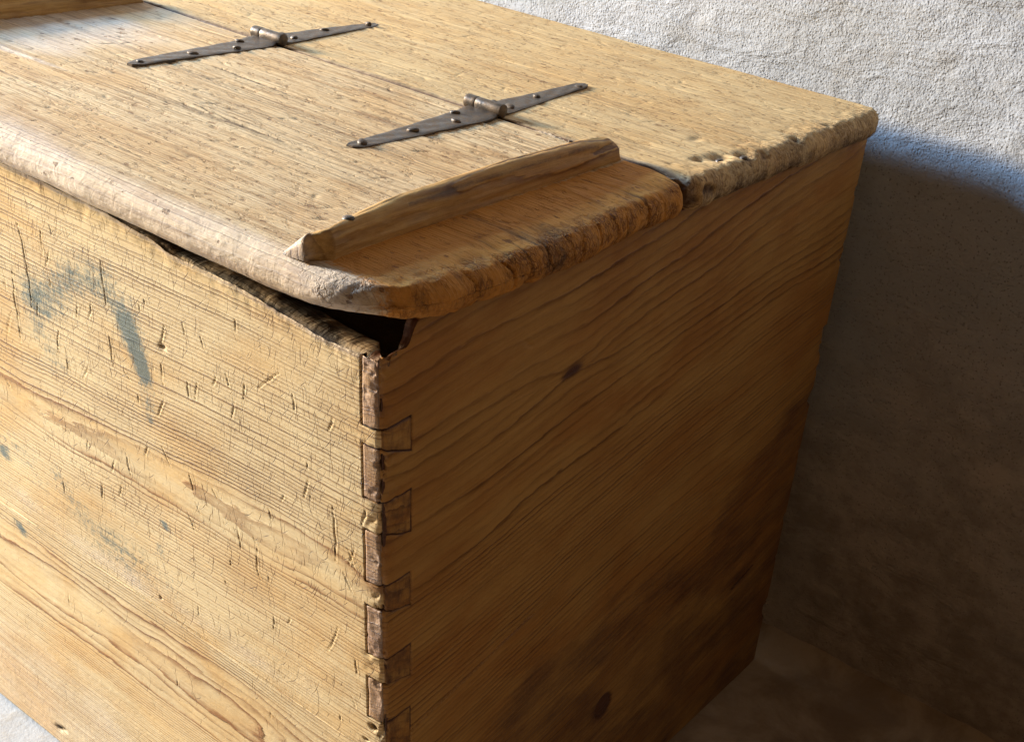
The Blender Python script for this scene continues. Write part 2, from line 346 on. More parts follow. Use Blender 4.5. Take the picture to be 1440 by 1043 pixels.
# wobble of the joint lines and dovetail flare on the end face
wob = .0009 * fbm(Sa * 120, z0 * 25, 0 * z0, 21, 2) * np.exp(-(Sa / .045)**2) * (z0 < -.03)
sc_ = np.clip(Sa / TF, 0, 1) * np.where(Sa > TF, np.exp(-((Sa - TF) / .02)**2), 1.)
flare = np.zeros_like(zz)
tails = [(ZB[0], ZB[1]), (ZB[2], ZB[3]), (ZB[4], ZB[5]), (ZB[6], ZB[7]), (ZB[8], ZB[9]), (ZB[10], ZB[11]), (ZB[12], ZB[13]), (ZB[14], ZB[15])]
ctl_z = [0, -.02]; ctl_v = [0, 0]
for (a, b) in tails: ctl_z += [a, b]; ctl_v += [.0048 + .0022 * math.sin(a * 900), -.0022 + .0020 * math.sin(b * 700)]
ctl_z += [-H]; ctl_v += [0]
o_ = np.argsort(ctl_z); flare = np.interp(z0, np.array(ctl_z)[o_], np.array(ctl_v)[o_]) * sc_
flare += np.where(Sa > 0, -.004 * sc_ * (z0 < -.04), 0)
zz = zz + wob + flare
arc0 = 2.2 * np.sqrt(np.clip(inset0, 0, .006) * .012)
drop = dz0 + np.where((inset0 > 0) & (Sa < .03), .0008 * fbm(Sa * 120, (inset0 + arc0) * 120, 0 * Sa, 35, 4) * sm(0, .003, inset0) * (dz0 == 0), 0) + np.where(inset0 > 0, .0035 * (inset0 / TF)**2 * (Sa < .02) + .0 * np.where(Sa < -.2, .4, 1.) * (Sa < .03), 0)
# rounded outer arris of the rim
def arc(i, r): return np.where(i < r, r - np.sqrt(np.clip(r * r - (r - i)**2, 0, None)), 0)
rr = np.interp(Sa, [-L, -.2, -.12, 0, .03, D], [.002, .004, .013, .013, .003, .002])
drop = drop + np.where(dz0 == 0, arc(inset0, rr), 0) * (np.vstack([np.ones_like(SR), np.zeros_like(Sg)]))
zz = zz - drop
tt = -zz / H
Kx = EX * np.clip(tt, 0, 1); Ky = EF * np.clip(tt, 0, 1)
q = RHO; th = (np.clip(Sa, -q, q) + q) / (2 * q) * math.pi / 2
px = np.where(Sa < -q, Sa, -q + q * np.sin(th)); py = np.where(Sa > q, Sa, q - q * np.cos(th))
yend = D + EY * np.clip(tt, 0, 1)
X = Kx + px; Y = Ky + py * (yend - Ky) / D
nx, ny = np.sin(th), -np.cos(th)
# rim inset with a mitre at the corner
ins = np.minimum(inset0, np.maximum(np.abs(Sa), .0005)) if False else inset0
lim = np.where(np.abs(Sa) < TF, np.maximum(np.abs(Sa), 0.0), 1e9); ins = np.minimum(inset0, np.where(np.abs(Sa) < q, np.abs(Sa) * 1., lim))
# surface erosion (positive = inwards)
E_ = .00045 * fbm(Sa * 14, zz * 14, 0 * zz, 40, 3)
nearc = np.exp(-(np.abs(Sa) / .007))
chip = np.clip(fbm(Sa * 60, zz * 75, 0 * zz, 44, 4) + .15, 0, 1)
chip = np.maximum(chip, 1.5 * np.clip(fbm(Sa * 130, zz * 150, 0 * zz, 45, 3) - .12, 0, 1))
E_ += nearc * (.0058 * chip**1.2 + .0008) * np.exp(-np.clip(zz + .30, 0, .3) * -.8)
E_ += np.exp(-((zz - zt) / .010)**2) * np.where(Sa < 0, .0011, .0006) * np.clip(.4 + fbm(Sa * 90, zz * 90, 0 * zz, 47, 3), 0, 1)
# id map of the cells -----------------------------------------------------
zc = (z0[:-1, :-1] + z0[1:, 1:]) / 2; sc = (Sa[:-1, :-1] + Sa[1:, 1:]) / 2
is_tail = np.zeros_like(zc, bool)
for a, b in tails: is_tail |= (zc < a) & (zc > b)
rimcell = np.zeros_like(zc, bool); rimcell[:nr] = True
frontc = (sc < -TE) | ((sc < TF) & is_tail)
frontc = np.where(rimcell, sc < -TE, frontc)
cs = (sc > 0)
lowc = np.where(sc < 0, zc < SEAMF, np.where(sc < TF, np.where(is_tail, zc < SEAMF, zc < seam_end(0)), False))
zseam = seam_end(np.clip(sg, 0, 1))
zmid = (zz[:-1, :-1] + zz[1:, 1:]) / 2
lowc = np.where(sc > TF, zmid < (zseam[:-1][None, :] - 0.0), lowc)
lowc = np.where(rimcell, False, lowc)
ident = frontc.astype(int) * 1 + lowc.astype(int) * 2      # 0 end upper, 1 front upper, 2 end lower, 3 front lower
# vertices on an id border are pushed in: the joint lines
bord = np.zeros(Sa.shape, bool)
for dy in (0, 1):
    for dx in (0, 1):
        for ey in (0, 1):
            for ex in (0, 1):
                pass
pad = np.pad(ident, 1, mode='edge')
a_, b_, c_, d_ = pad[:-1, :-1], pad[:-1, 1:], pad[1:, :-1], pad[1:, 1:]
bord = ~((a_ == b_) & (b_ == c_) & (c_ == d_))
onlyseam = ((a_ % 2) == (b_ % 2)) & ((b_ % 2) == (c_ % 2)) & ((c_ % 2) == (d_ % 2))
gap = np.where(bord, .0016, 0)
gap = np.where(bord & ~onlyseam, .0042 * np.clip(.55 + .9 * vnoise(Sa * 90, zz * 60, 0 * zz, 51), .12, 1.1), gap)
left_edge = bord & ~onlyseam & (np.abs(Sa + TE) < .0004)
gap = np.where(left_edge, .0042, gap)
gap = np.where(onlyseam & bord, np.where(Sa < 0, .0011 * np.clip(.3 + vnoise(Sa * 12, 0 * zz, 0 * zz, 52), 0, 1), .0016 * (Sa < .16)), gap)
E_ = E_ + gap * (~(np.vstack([np.ones_like(SR), np.zeros_like(Sg)]).astype(bool)))
# masks ---------------------------------------------------------------------
Rm = np.zeros_like(zz); Gm = np.zeros_like(zz); Bm = np.zeros_like(zz); Am = np.zeros_like(zz)
Rm += np.where(bord & ~onlyseam, 1.5, 0) + np.where(bord & onlyseam, .25, 0)
PX = X - Kx * 0; 
front = Sa < -.002
SCR=[[(-321,-39),(-318,-55),(-316,-82),(-317,-104)],[(-334,-77),(-336,-102),(-336,-124),(-336,-140)],[(-294,-36),(-296,-59)],[(-291,-72),(-292,-82)],[(-309,-97),(-312,-109)],[(-288,-108),(-294,-130)],[(-263,-80),(-267,-94)],[(-248,-74),(-253,-88)],[(-233,-89),(-232,-114)],[(-259,-125),(-267,-138)],[(-234,-39),(-234,-53),(-232,-77)],[(-182,-88),(-182,-110)],[(-176,-63),(-182,-81)],[(-143,-57),(-140,-65)],[(-122,-75),(-120,-84)],[(-106,-72),(-108,-87)],[(-116,-92),(-119,-104)],[(-66,-65),(-65,-76)],[(-194,-51),(-193,-56)],[(-158,-55),(-157,-64)],[(-158,-96),(-158,-106)],[(-148,-90),(-152,-106)],[(-135,-89),(-131,-81)],[(-76,-55),(-95,-74)],[(-34,-67),(-39,-78)],[(-288,-52),(-294,-66)],[(-347,-91),(-346,-101)],[(-344,-116),(-353,-139)],[(-284,-128),(-283,-139)],[(-363,-176),(-358,-186)],[(-222,-112),(-214,-119)],[(-209,-126),(-209,-134)],[(-191,-135),(-182,-118)],[(-189,-156),(-182,-168)],[(-242,-192),(-247,-203)],[(-236,-208),(-242,-222)],[(-259,-218),(-262,-234)],[(-229,-179),(-225,-197)],[(-168,-197),(-162,-211)],[(-120,-182),(-118,-203)],[(-36,-127),(-33,-151),(-34,-167)],[(-24,-151),(-18,-165)],[(-18,-148),(-24,-164)],[(-28,-171),(-21,-182)],[(-10,-118),(-13,-130)],[(-90,-238),(-90,-251)],[(-74,-232),(-77,-239)],[(-32,-215),(-37,-230),(-43,-241)],[(-18,-230),(-17,-244)],[(-32,-285),(-31,-292)],[(-96,-327),(-97,-332)],[(-196,-357),(-195,-367)],[(-203,-162),(-208,-172)],[(-102,-190),(-103,-209),(-100,-217)],[(-307,-240),(-307,-249)],[(-164,-164),(-160,-177)],[(-90,-156),(-88,-164)],[(-55,-117),(-59,-134)],[(-76,-138),(-79,-146)],[(-142,-166),(-137,-172)]]
rs = random.Random(5)
for k in range(20):                        # many more small cuts, thickest over the upper board
    x = rs.uniform(-.40, -.015); z = -.03 - .19 * rs.random()**.9 if rs.random() < .85 else -rs.uniform(.2, .42)
    a = math.radians(rs.gauss(-92, 22)); l = rs.uniform(.004, .012)
    SCR.append([(x*1000, z*1000), ((x + l * math.cos(a)) * 1000, (z + l * math.sin(a)) * 1000)])
fsel = np.where(front[nr + 2] )[0]
fs0, fs1 = 0, np.searchsorted(sg, -.004)
sub = (slice(nr, None), slice(0, fs1))
FX, FZ = X[sub], zz[sub]; acc = np.zeros_like(FX); rid = np.zeros_like(FX)
for k, st in enumerate(SCR):
    pts = [(a * .001, b * .001) for a, b in st]; w = (.00046 if k % 4 else .00062) if k < 60 else .00045
    x0, x1 = min(p[0] for p in pts) - .004, max(p[0] for p in pts) + .004; y0, y1 = min(p[1] for p in pts) - .004, max(p[1] for p in pts) + .004
    m = np.where((FX > x0) & (FX < x1) & (FZ > y0) & (FZ < y1))
    if len(m[0]) == 0: continue
    jx = .0006 * vnoise(FX[m] * 220, FZ[m] * 220, 0 * FX[m], k)
    v = seg(FX[m] + jx, FZ[m], pts, w); acc[m] = np.maximum(acc[m], v * (1 if k < 60 else .7))
E_[sub] += acc * .0008 - .00022 * np.roll(acc, 2, axis=1)
Rm[sub] += acc * .26
# knots, holes, stains of the front
for cx, cz, rx, rz, dep, gr in ((-.1798, -.0798, .0028, .0022, .002, .5), (-.3646, -.5200, .0036, .0022, .004, 1.2), (-.358, -.517, .003, .0018, .003, .9), (-.0035, -.279, .0022, .0019, .006, 1.3), (-.009, -.293, .002, .0010, .003, .9), (-.206, -.29, .001, .001, .003, .8)):
    b = blob(FX, FZ, cx, cz, rx, rz); E_[sub] += b * dep; Rm[sub] += b * gr
cur = np.zeros_like(FX)
def stroke(pts, w): 
    out = np.zeros_like(FX)
    for (a, b) in zip(pts[:-1], pts[1:]):
        a = np.array(a) * .001; b = np.array(b) * .001; d = b - a; Ls = (d @ d) + 1e-12
        t_ = np.clip(((FX - a[0]) * d[0] + (FZ - a[1]) * d[1]) / Ls, 0, 1)
        out = np.maximum(out, np.exp(-((np.hypot(FX - a[0] - t_ * d[0], FZ - a[1] - t_ * d[1])) / w)**2))
    return out
Bm[sub] += .62 * stroke([(-301, -92), (-270, -66), (-232, -58), (-216, -70), (-207, -91)], .017)
Bm[sub] += .75 * stroke([(-214, -78), (-207, -92), (-200, -106)], .0075)
Bm[sub] += .45 * stroke([(-320, -98), (-312, -122), (-296, -135)], .016)
Bm[sub] += .45 * stroke([(-202, -104), (-198, -138)], .008)
Bm[sub] += 1.1 * blob(FX, FZ, -.374, -.316, .010, .0055, -.5) + .9 * blob(FX, FZ, -.194, -.221, .006, .0035, -.6) + .55 * blob(FX, FZ, -.201, -.246, .006, .007)
Bm[sub] += .85 * blob(FX, FZ, -.382, -.249, .008, .007) 
Bm[sub] += .36 * stroke([(-313, -240), (-285, -258), (-235, -270), (-190, -278)], .014) + .24 * stroke([(-400, -215), (-330, -255), (-230, -284)], .016)
Gm[sub] += (.30 + .3 * fbm(FX * 20, FZ * 50, 0 * FX, 68, 3)) * stroke([(-380, -285), (-290, -288), (-187, -288), (-129, -289), (-60, -285)], .016) * (FZ > -.3015 - .004)
Gm[sub] += .42 * sm(-.37, -.47, FZ) * sm(-.18, -.30, FX)
Am[sub] = np.clip(.75 + 1.3 * fbm(FX * 16, FZ * 14, 0 * FX, 67, 3), .15, 1.3) * np.interp(FZ, [-.54, -.40, -.30, -.24, -.20, -.03, 0], [.05, .06, .14, .45, .9, 1., .5]) * np.interp(FX, [-.45, -.3, -.05, 0], [.8, .9, 1., .8])
# rim wear: grey and dark weathering on top, and down a few millimetres of the face
rimrow = np.zeros_like(zz); rimrow[:nr] = 1
Gm += rimrow * .7 * (Sa < .03) + np.exp(-((zz - zt) / .0035)**2) * (Sa < 0) * .8
Rm += rimrow * np.where(Sa < .03, .80 + .9 * fbm(Sa * 55, (inset0 + arc0) * 75, 0 * Sa, 66, 4), .3) + (dz0 > .03) * 1.5
# arris: greyish handled wood
Gm += (1 - rimrow) * nearc * .35 * (chip > .1)
Rm += (1 - rimrow) * nearc * .35 * sm(.35, .8, chip)
# end face
esub = (slice(nr, None), slice(np.searchsorted(sg, .002), None))
EYy, EZz = Y[esub], zz[esub]
st_ = sm(-.008, .05, (np.interp(EYy, [.09, .14, .181, .241, .319, .424, .468, .60], [-.345, -.305, -.275, -.272, -.280, -.300, -.245, -.20]) - EZz) + .022 * fbm(EYy * 22, EZz * 22, 0 * EYy, 71, 4))
Rm[esub] += .60 * st_ * (.75 + .5 * fbm(EYy * 30, EZz * 60, 0 * EYy, 72, 3)); 
Rm[esub] += .10 * sm(.35, .6, EYy) * sm(.0, -.45, EZz)
kn = blob(EYy, EZz, .1849, -.0838, .011, .004, .15); kn2 = blob(EYy, EZz, .2879, -.4164, .010, .008)
Rm[esub] += kn * 1.3 + kn2 * .9
E_[esub] += kn * .0004 + .0012 * seg(EYy, EZz, [(.490, -.408), (.535, -.398)], .0014) + .0005 * seg(EYy, EZz, [(.128, -.045), (.138, -.052)], .002)
Rm[esub] += .7 * seg(EYy, EZz, [(.490, -.408), (.535, -.398)], .0016)
ring2 = np.exp(-((np.hypot((EYy - .2879), (EZz + .4164)) - .010) / .0016)**2); E_[esub] += ring2 * .0012; Rm[esub] += ring2 * .4
# chew marks along the rough back edge
E_ += np.where(Sa > .57, np.clip((Sa - .585) / .015, 0, 1)**1.5 * (.0012 + .009 * np.clip(fbm(Sa * 30, zz * 70, 0 * zz, 81, 4) - .12, 0, 1)), 0)
P = np.stack([X - nx * E_, Y - ny * E_, zz], -1)
# bottom corners of the rim inset directions: front faces inset +y, end faces -x
P[..., 1] += np.where(Sa < 0, ins, 0); P[..., 0] -= np.where(Sa >= 0, ins * TE / TF * np.interp(Sa, [0, .024, .030, .050], [.45, .40, .45, 1.]), 0)
# phases ----------------------------------------------------------------------
def endgrain_cells(): return None
phF = np.where(zz > SEAMF, ring_phase(X, zz, -.180, .016, .0026, 101, .8, 5., .026, .0055), ring_phase(X, zz, -.350, .018, .0025, 202, .9, 5., .038, .0085))
phF = phF + 1.5 * np.clip(fbm(X * 7, zz * 24, 0 * X, 77, 3), -1, 1) * np.exp(-((zz + .18) / .05)**2) + 1.8 * fbm(X * 9, zz * 30, 0 * X, 78, 3) * np.exp(-((zz + .35) / .05)**2)
rimz = (inset0 > 0)
phF = np.where(rimz, np.where(Sa < 0, P[..., 1], -P[..., 0]) / .0034 + .8 * fbm(X * 9, P[..., 1] * 60, 0 * X, 79, 3), phF)
ye = Y; ze = zz - .13 * ye + .006 * fbm(ye * 5, zz * 6, 0 * ye, 90, 2)
spc = np.where(ze > -.17, .0095, .0040)
phE = np.where(ze > -.19, (ze + .19) / .0085 , (ze + .19) / .0042) + 1.7 * fbm(ye * 4, zz * 9, 0 * ye, 91, 3)
dk = np.hypot((ye - .185) / 2.2, zz + .084); phE = phE + 1.1 * np.exp(-(dk / .018)**2) * np.sign(zz + .084 + .02 * 0)
phG = np.hypot(ye + .03, (zz * 1.0 + .45)) / .0055 + .8 * fbm(ye * 60, zz * 60, 0 * ye, 92, 3)   # end grain on the tails
phP = np.hypot(X - .03, zz + .6) / .0026 + 1.2 * fbm(X * 60, zz * 60, 0 * ye, 93, 3)              # end grain on the pins
wcF = np.stack([X, zz, Y], -1); wcE = np.stack([ye, zz - .13 * ye, X], -1); wcG = np.stack([zz * 7, ye * 1., X], -1)
wF = sm(.0005, -.0005, Sa)[..., None]
phFront = np.where(Sa < 0.0015, phF, phG); wcFront = np.where((Sa < .0015)[..., None], wcF, wcG)
phEnd = np.where(Sa > -.0015, phE, phP); wcEnd = np.where((Sa > -.0015)[..., None], wcE, np.stack([zz * 3, X * 1.2, ye], -1))
Rf = Rm + np.where((Sa > .001) & (Sa < TF + .0004), .40 + .5 * fbm(Sa * 140, zz * 140, 0 * zz, 95, 3), 0)
Gf = Gm
Re = Rm + np.where((Sa < -.001) & (Sa > -TE - .0004), .20 + .4 * fbm(Sa * 160, zz * 90, 0 * zz, 96, 3), 0)
Ge = Gm + np.where((Sa < -.001) & (Sa > -TE - .0004), .45, 0)
nrow, ncol = Sa.shape
idx = np.arange(nrow * ncol).reshape(nrow, ncol)
quads = np.stack([idx[:-1, :-1], idx[1:, :-1], idx[1:, 1:], idx[:-1, 1:]], -1)
flat = lambda a: a.reshape(nrow * ncol, -1)
for code, nm, mat in ((1, 'front_board', 'front'), (3, 'front_board', 'front'), (0, 'end_board', 'end'), (2, 'end_board', 'end')):
    F = quads[ident == code]
    if code in (1, 3): ph, wc, ms = phFront, wcFront, np.stack([Rf, Gf, Bm, Am], -1)
    else: ph, wc, ms = phEnd, wcEnd, np.stack([Re, Ge, Bm * 0, Am], -1)
    V2, F2, p2, w2, m2 = compact(flat(P), F, flat(ph), flat(wc), flat(ms))
    o = emit(nm, V2, F2, MW[mat], chest, p2, w2, m2)
    if code in (1, 3):
        o.data.materials.append(MW['end']); mi = (sc[ident == code] > .0).astype(np.int32)
        if len(mi) == len(o.data.polygons): o.data.polygons.foreach_set('material_index', mi)

# ------------------------------------------------------------------ rounded slab (lid boards, cleats, plain boards)
def slab(x0, x1, y0, y1, z0, z1, r, step, stepz=None, fx=None, sharp=0):
    """dense rounded box: returns V, F, N and the undistorted box coordinates"""
    def ax(a, b, st, k=5):
        e = [a + (b - a) * 0]; 
        edge = np.linspace(0, r, k + 1)
        mid = np.linspace(a + r, b - r, max(2, int((b - a - 2 * r) / st) + 1))
        return np.concatenate([a + edge[:-1], mid, (b - edge[::-1])[1:]])
    gx = ax(x0, x1, step, 15) if fx is None else fx; gy = ax(y0, y1, step, 15); gz = ax(z0, z1, stepz or step, 14)
    Vs, Fs, off = [], [], 0
    def face(A, B, fn, flip):
        nonlocal off
        a, b = np.meshgrid(A, B, indexing='ij'); Vs.append(fn(a, b).reshape(-1, 3))
        n, m = a.shape; id_ = np.arange(n * m).reshape(n, m) + off; off += n * m
        qd = np.stack([id_[:-1, :-1], id_[1:, :-1], id_[1:, 1:], id_[:-1, 1:]], -1).reshape(-1, 4)
        Fs.append(qd[:, ::-1] if flip else qd)
    st = np.stack
    face(gx, gy, lambda a, b: st([a, b, a*0 + z1], -1), False); face(gx, gy, lambda a, b: st([a, b, a*0 + z0], -1), True)
    face(gx, gz, lambda a, b: st([a, a*0 + y0, b], -1), False); face(gx, gz, lambda a, b: st([a, a*0 + y1, b], -1), True)
    face(gy, gz, lambda a, b: st([a*0 + x1, a, b], -1), False); face(gy, gz, lambda a, b: st([a*0 + x0, a, b], -1), True)
    B0 = np.vstack(Vs); F = np.vstack(Fs)
    key = np.round(B0 * 1e6).astype(np.int64); _, first, inv = np.unique(key, axis=0, return_index=True, return_inverse=True)
    B0 = B0[first]; F = inv.reshape(-1)[F]
    if sharp:
        near = (B0[:, 1] > (y0 + y1) / 2) if sharp > 0 else (B0[:, 1] < (y0 + y1) / 2)
        f = np.clip((x1 - .012 - B0[:, 0]) / .03, 0, 1); f = f * f * (3 - 2 * f)
        r = np.where(near, r + (.0026 - r) * f, r)[:, None]
    lo = np.array([x0, y0, z0]) + r; hi = np.array([x1, y1, z1]) - r
    core = np.clip(B0, lo, hi); dv = B0 - core; nn = np.linalg.norm(dv, axis=1, keepdims=True); N = dv / np.maximum(nn, 1e-9)
    return core + N * r, F, N, B0
def corner_round(V, cx, cy, sx, sy, Rc):
    """round the planform corner at (cx, cy); sx, sy point outwards"""
    a = ((V[:, 0] - cx) * sx + Rc) / Rc; b = ((V[:, 1] - cy) * sy + Rc) / Rc
    m = (a > 0) & (b > 0); a, b = a[m], b[m]
    a2 = a * np.sqrt(np.clip(1 - b*b / 2, 0, 1)); b2 = b * np.sqrt(np.clip(1 - a*a / 2, 0, 1))
    V[m, 0] = cx + sx * (a2 - 1) * Rc; V[m, 1] = cy + sy * (b2 - 1) * Rc

TH = .025; Z0 = .0008
XL = -.605
# --- front leaf of the lid
V, F, N, B0 = slab(XL, .0195, -.0155, .2877, Z0, TH, .0118, .00112, sharp=1)
corner_round(V, .0195, -.0155, 1, -1, .058); corner_round(V, .0195, .2880, 1, 1, .020); corner_round(V, XL, -.0155, -1, -1, .03)
x, y, z = V.T
V[:, 0] += np.where(x > -.04, (x + .04) / .06 * (-.009 * sm(.16, .28, y) - .0015 * np.sin(y * 40)), 0)      # end narrows towards the hinges
V[:, 1] -= sm(.280, .2877, y) * .0017 * np.clip(fbm(x * 60, 0 * x, z * 60, 112, 4) + .1, 0, 1)
V[:, 1] += np.where(y < .06, (.06 - y) / .075, 0) * .0016 * fbm(x * 9, 0 * x, 0 * x, 110, 3)
x, y, z = V.T
edge_r = sm(-.028, .015, x); edge_f = sm(.006, -.012, y); edge = np.maximum(edge_r, edge_f)
n1 = fbm(x * 55, y * 55, z * 70, 120, 4); n2 = fbm(x * 150, y * 150, z * 190, 121, 3)
cornerw = np.exp(-(((x - .01) / .045)**2 + ((y + .01) / .05)**2))
er = edge_r * (.0014 * n1 + .0007 * n2) + edge_f * (1 - edge_r) * (.0005 * n1 + .0001 * n2) + cornerw * (.0010 * n1 + .0005 * n2)
sag = .0006 * fbm(x * 7, y * 12, 0 * x, 125, 2) + .0011 * sm(.4, 1., edge_r) 
cracks = np.zeros_like(x)
for cy, d_ in ((.052, .0012), (.083, .0030), (.101, .0012), (.118, .0018), (.139, .0010), (.152, .0014), (.171, .0020), (.190, .0010), (.203, .0016), (.231, .0020), (.252, .0012)):
    cracks += d_ * np.exp(-((y - cy - .004 * vnoise(z * 120, 0 * z, 0 * z, int(cy * 1000))) / .0008)**2) * sm(.004, .015, x)
notch = .0045 * np.exp(-(((y - .101) / .0035)**2)) * sm(.012, .003, z) * edge_r
crk = np.zeros_like(x)
ysp = .1015 + .003 * np.sin(x * 30) + .0012 * vnoise(x * 90, 0 * x, 0 * x, 9)
crk = .0014 * np.exp(-((y - ysp) / .0009)**2) * sm(-.385, -.43, x) * (N[:, 2] > .5)
dents = np.zeros_like(x); dm = np.zeros_like(x)
rs = random.Random(21)
def dent_field(x, y, N, n, x0, x1, y0, y1, rs):
    d = np.zeros_like(x); topm = np.where(N[:, 2] > .6)[0]; xt, yt = x[topm], y[topm]; dd = np.zeros_like(xt)
    for k in range(n):
        cx, cy = rs.uniform(x0, x1), rs.uniform(y0, y1); a = rs.gauss(0, .5) if rs.random() < .6 else rs.uniform(-1.5, 1.5); rx_, ry_ = rs.uniform(.0016, .007), rs.uniform(.0010, .0018)
        m = np.where((abs(xt - cx) < .02) & (abs(yt - cy) < .02))[0]
        dd[m] += rs.uniform(.3, 1.) * blob(xt[m] + .001 * vnoise(xt[m] * 300, yt[m] * 300, 0 * m, k), yt[m], cx, cy, rx_, ry_, a)
    d[topm] = dd; return d
dents = dent_field(x, y, N, 130, -.55, .0, .0, .28, rs)
groove = np.clip(fbm(x * 7, y * 170, 0 * x, 205, 3) - .02, 0, 1) * (N[:, 2] > .7) * (.4 + .9 * sm(.05, .12, y)) * (x < .012)
lc = np.zeros_like(x)
for pts in ([(-.45, .066), (-.38, .062), (-.30, .058)], [(-.38, .203), (-.30, .200), (-.22, .194)], [(-.31, .127), (-.24, .121), (-.17, .119)], [(-.47, .163), (-.36, .155)], [(-.14, .243), (-.10, .240), (-.06, .236)], [(-.27, .030), (-.20, .026)], [(-.53, .215), (-.44, .222)], [(-.20, .085), (-.12, .080)]):
    lc = np.maximum(lc, seg(x, y + .0006 * vnoise(x * 160, 0 * x, 0 * x, 14), pts, .00085) * (N[:, 2] > .7))
crk = crk + lc * .0011
crk = crk + dents * .0009 + groove * .0012
V = V - N * (er * 1. + sag * 0 + cracks + notch + crk)[:, None] - np.array([0, 0, 1]) * (sag * (N[:, 2] > 0))[:, None]
lift = .0065 * np.exp(-(((x - .002) / .040)**2 + ((y + .004) / .026)**2)) * sm(.016, .004, z); V[:, 2] += lift; V[:, 2] = np.maximum(V[:, 2], Z0 - .0004)
gx_, gy_, gz_ = x, y, z
v0 = np.where(y > ysp, .19, .03)
phL = ring_phase(x, y, .205, .014, .0036, 301, 1.1, 5., .03, .007) + .35 * z / .003
phL = np.where(y > .1015, phL, ring_phase(x, y, -.06, .010, .0027, 302, .8, 4.) + .35 * z / .003)
Rl = .30 * edge_r * np.clip(.35 + n1, 0, 1) + cracks / .004 * .5 + crk / .0014 * .35 + notch * 100
Rl += .45 * sm(.2858, .2877, y) * (N[:, 2] > -.5)
Rl += .38 * lc + .22 * dents + .12 * groove + .26 * np.exp(-((y - .125 - .02 * np.sin(x * 12)) / .022)**2) * np.clip(.6 + fbm(x * 9, y * 40, 0 * x, 207, 3), 0, 1.2) * sm(-.52, -.40, x)
Rl += .55 * blob(x, y, -.511, .224, .006, .005) + .25 * blob(x, y, -.21, .052, .016, .004) + .18 * np.clip(fbm(x * 5, y * 25, 0 * x, 130, 3) + .1, 0, 1)
Gl = .28 * edge_f * (1 - .8 * edge_r) + .25 * sm(.02, -.005, y) * (1 - edge_r) + .45 * cornerw + .25 * edge_r * sm(.012, .0185, x) + .35 * sm(.07, .0, y) * sm(-.2, -.33, x) + .5 * sm(-.40, -.47, x) * np.clip(.5 + fbm(x * 8, y * 14, 0 * x, 131, 3), 0, 1)
Gl += .55 * np.clip(fbm(x * 6, y * 13, 0 * x, 134, 3) + .05, 0, 1) * sm(-.12, -.30, x)
Gl += .8 * np.exp(-((y - ysp) / .003)**2) * sm(-.385, -.43, x)
pit_f = fbm(x * 90, y * 90, z * 90, 140, 3)
wcL = np.stack([x, y, z], -1)
# warm tone painted on the leaf end where the cleat's shadow falls
amber_shade = sm(-.047, -.036, x + 0 * y) * sm(-.012, .02, y) * 1.9
Rl += .55 * edge_r * np.clip(fbm(x * 40, y * 160, z * 60, 133, 3) + .05, 0, 1)
emit('lid_leaf', V, F, MW['top'], chest, phL, wcL, np.stack([Rl, Gl, amber_shade, np.maximum(edge_r * sm(-.005, .008, x) * (.5 + .7 * sm(.03, .07, y)), .8 * cornerw)], -1))
# --- rear board of the lid, fixed
V, F, N, B0 = slab(XL, .0125, .2893, .6000, Z0, TH, .0105, .0013, sharp=-1)
corner_round(V, .0125, .6000, 1, 1, .026); corner_round(V, .0125, .2905, 1, -1, .010)
x, y, z = V.T
edge_r = sm(-.030, .008, x); edge_s = sm(.297, .291, y)
n1 = fbm(x * 55, y * 55, z * 70, 150, 4); n2 = fbm(x * 170, y * 170, z * 200, 151, 3)
gou = np.clip(fbm(x * 75, y * 60, z * 80, 152, 3) - .12, 0, 1)
er = edge_r * (.0012 * n1 + .0007 * n2 + .0060 * gou * sm(.47, .40, y)) + edge_s * .0012 * n1
for cx, cy, rx_, ry_, d_ in ((-.008, .352, .006, .010, .0035), (.001, .372, .006, .006, .004), (-.014, .335, .004, .006, .003), (.003, .448, .004, .006, .003), (.002, .505, .004, .004, .002), (-.060, .330, .016, .004, .0016), (-.040, .375, .004, .007, .0012)):
    er = er + d_ * blob(x, y, cx, cy, rx_, ry_)
sag = .0004 * fbm(x * 7, y * 12, 0 * x, 155, 2)
dents2 = dent_field(x, y, N, 170, -.58, .0, .30, .585, random.Random(31)); groove2 = np.clip(fbm(x * 8, y * 150, 0 * x, 215, 3) - .05, 0, 1) * (N[:, 2] > .7)
er = er + dents2 * .0008 + groove2 * .0012
V = V - N * er[:, None] - np.array([0, 0, 1]) * (sag * (N[:, 2] > 0))[:, None]
V[:, 2] = np.maximum(V[:, 2], Z0 - .0004)
phR = ring_phase(x, y, .40, .012, .0036, 311, .5, 3.) + .35 * z / .003
Rr = .45 * sm(.2912, .2893, y) + .32 * dents2 + .1 * groove2 + .20 * edge_r * np.clip(.2 + n1, 0, 1) + 1.4 * gou * edge_r * sm(.47, .40, y) + .5 * edge_s
for cx, cy, rx_, ry_, d_ in ((-.008, .352, .005, .009, .7), (.001, .372, .005, .005, .8), (-.014, .335, .004, .005, .6), (.003, .448, .004, .005, .6), (.002, .505, .003, .003, .5), (-.060, .330, .014, .003, .25)):
    Rr = Rr + d_ * blob(x, y, cx, cy, rx_, ry_)
Rr += .26 * sm(-.004, .008, x) * np.clip(.7 + n1, 0, 1.5)
Rr += .25 * sm(.004, .012, x) * sm(.018, .008, z)
Gr = .15 * edge_r + .4 * edge_s
emit('lid_rear_board', V, F, MW['rear'], chest, phR, np.stack([x, y, z], -1), np.stack([Rr, Gr, 0*x, .6 * edge_r * sm(-.012, .004, x)], -1))
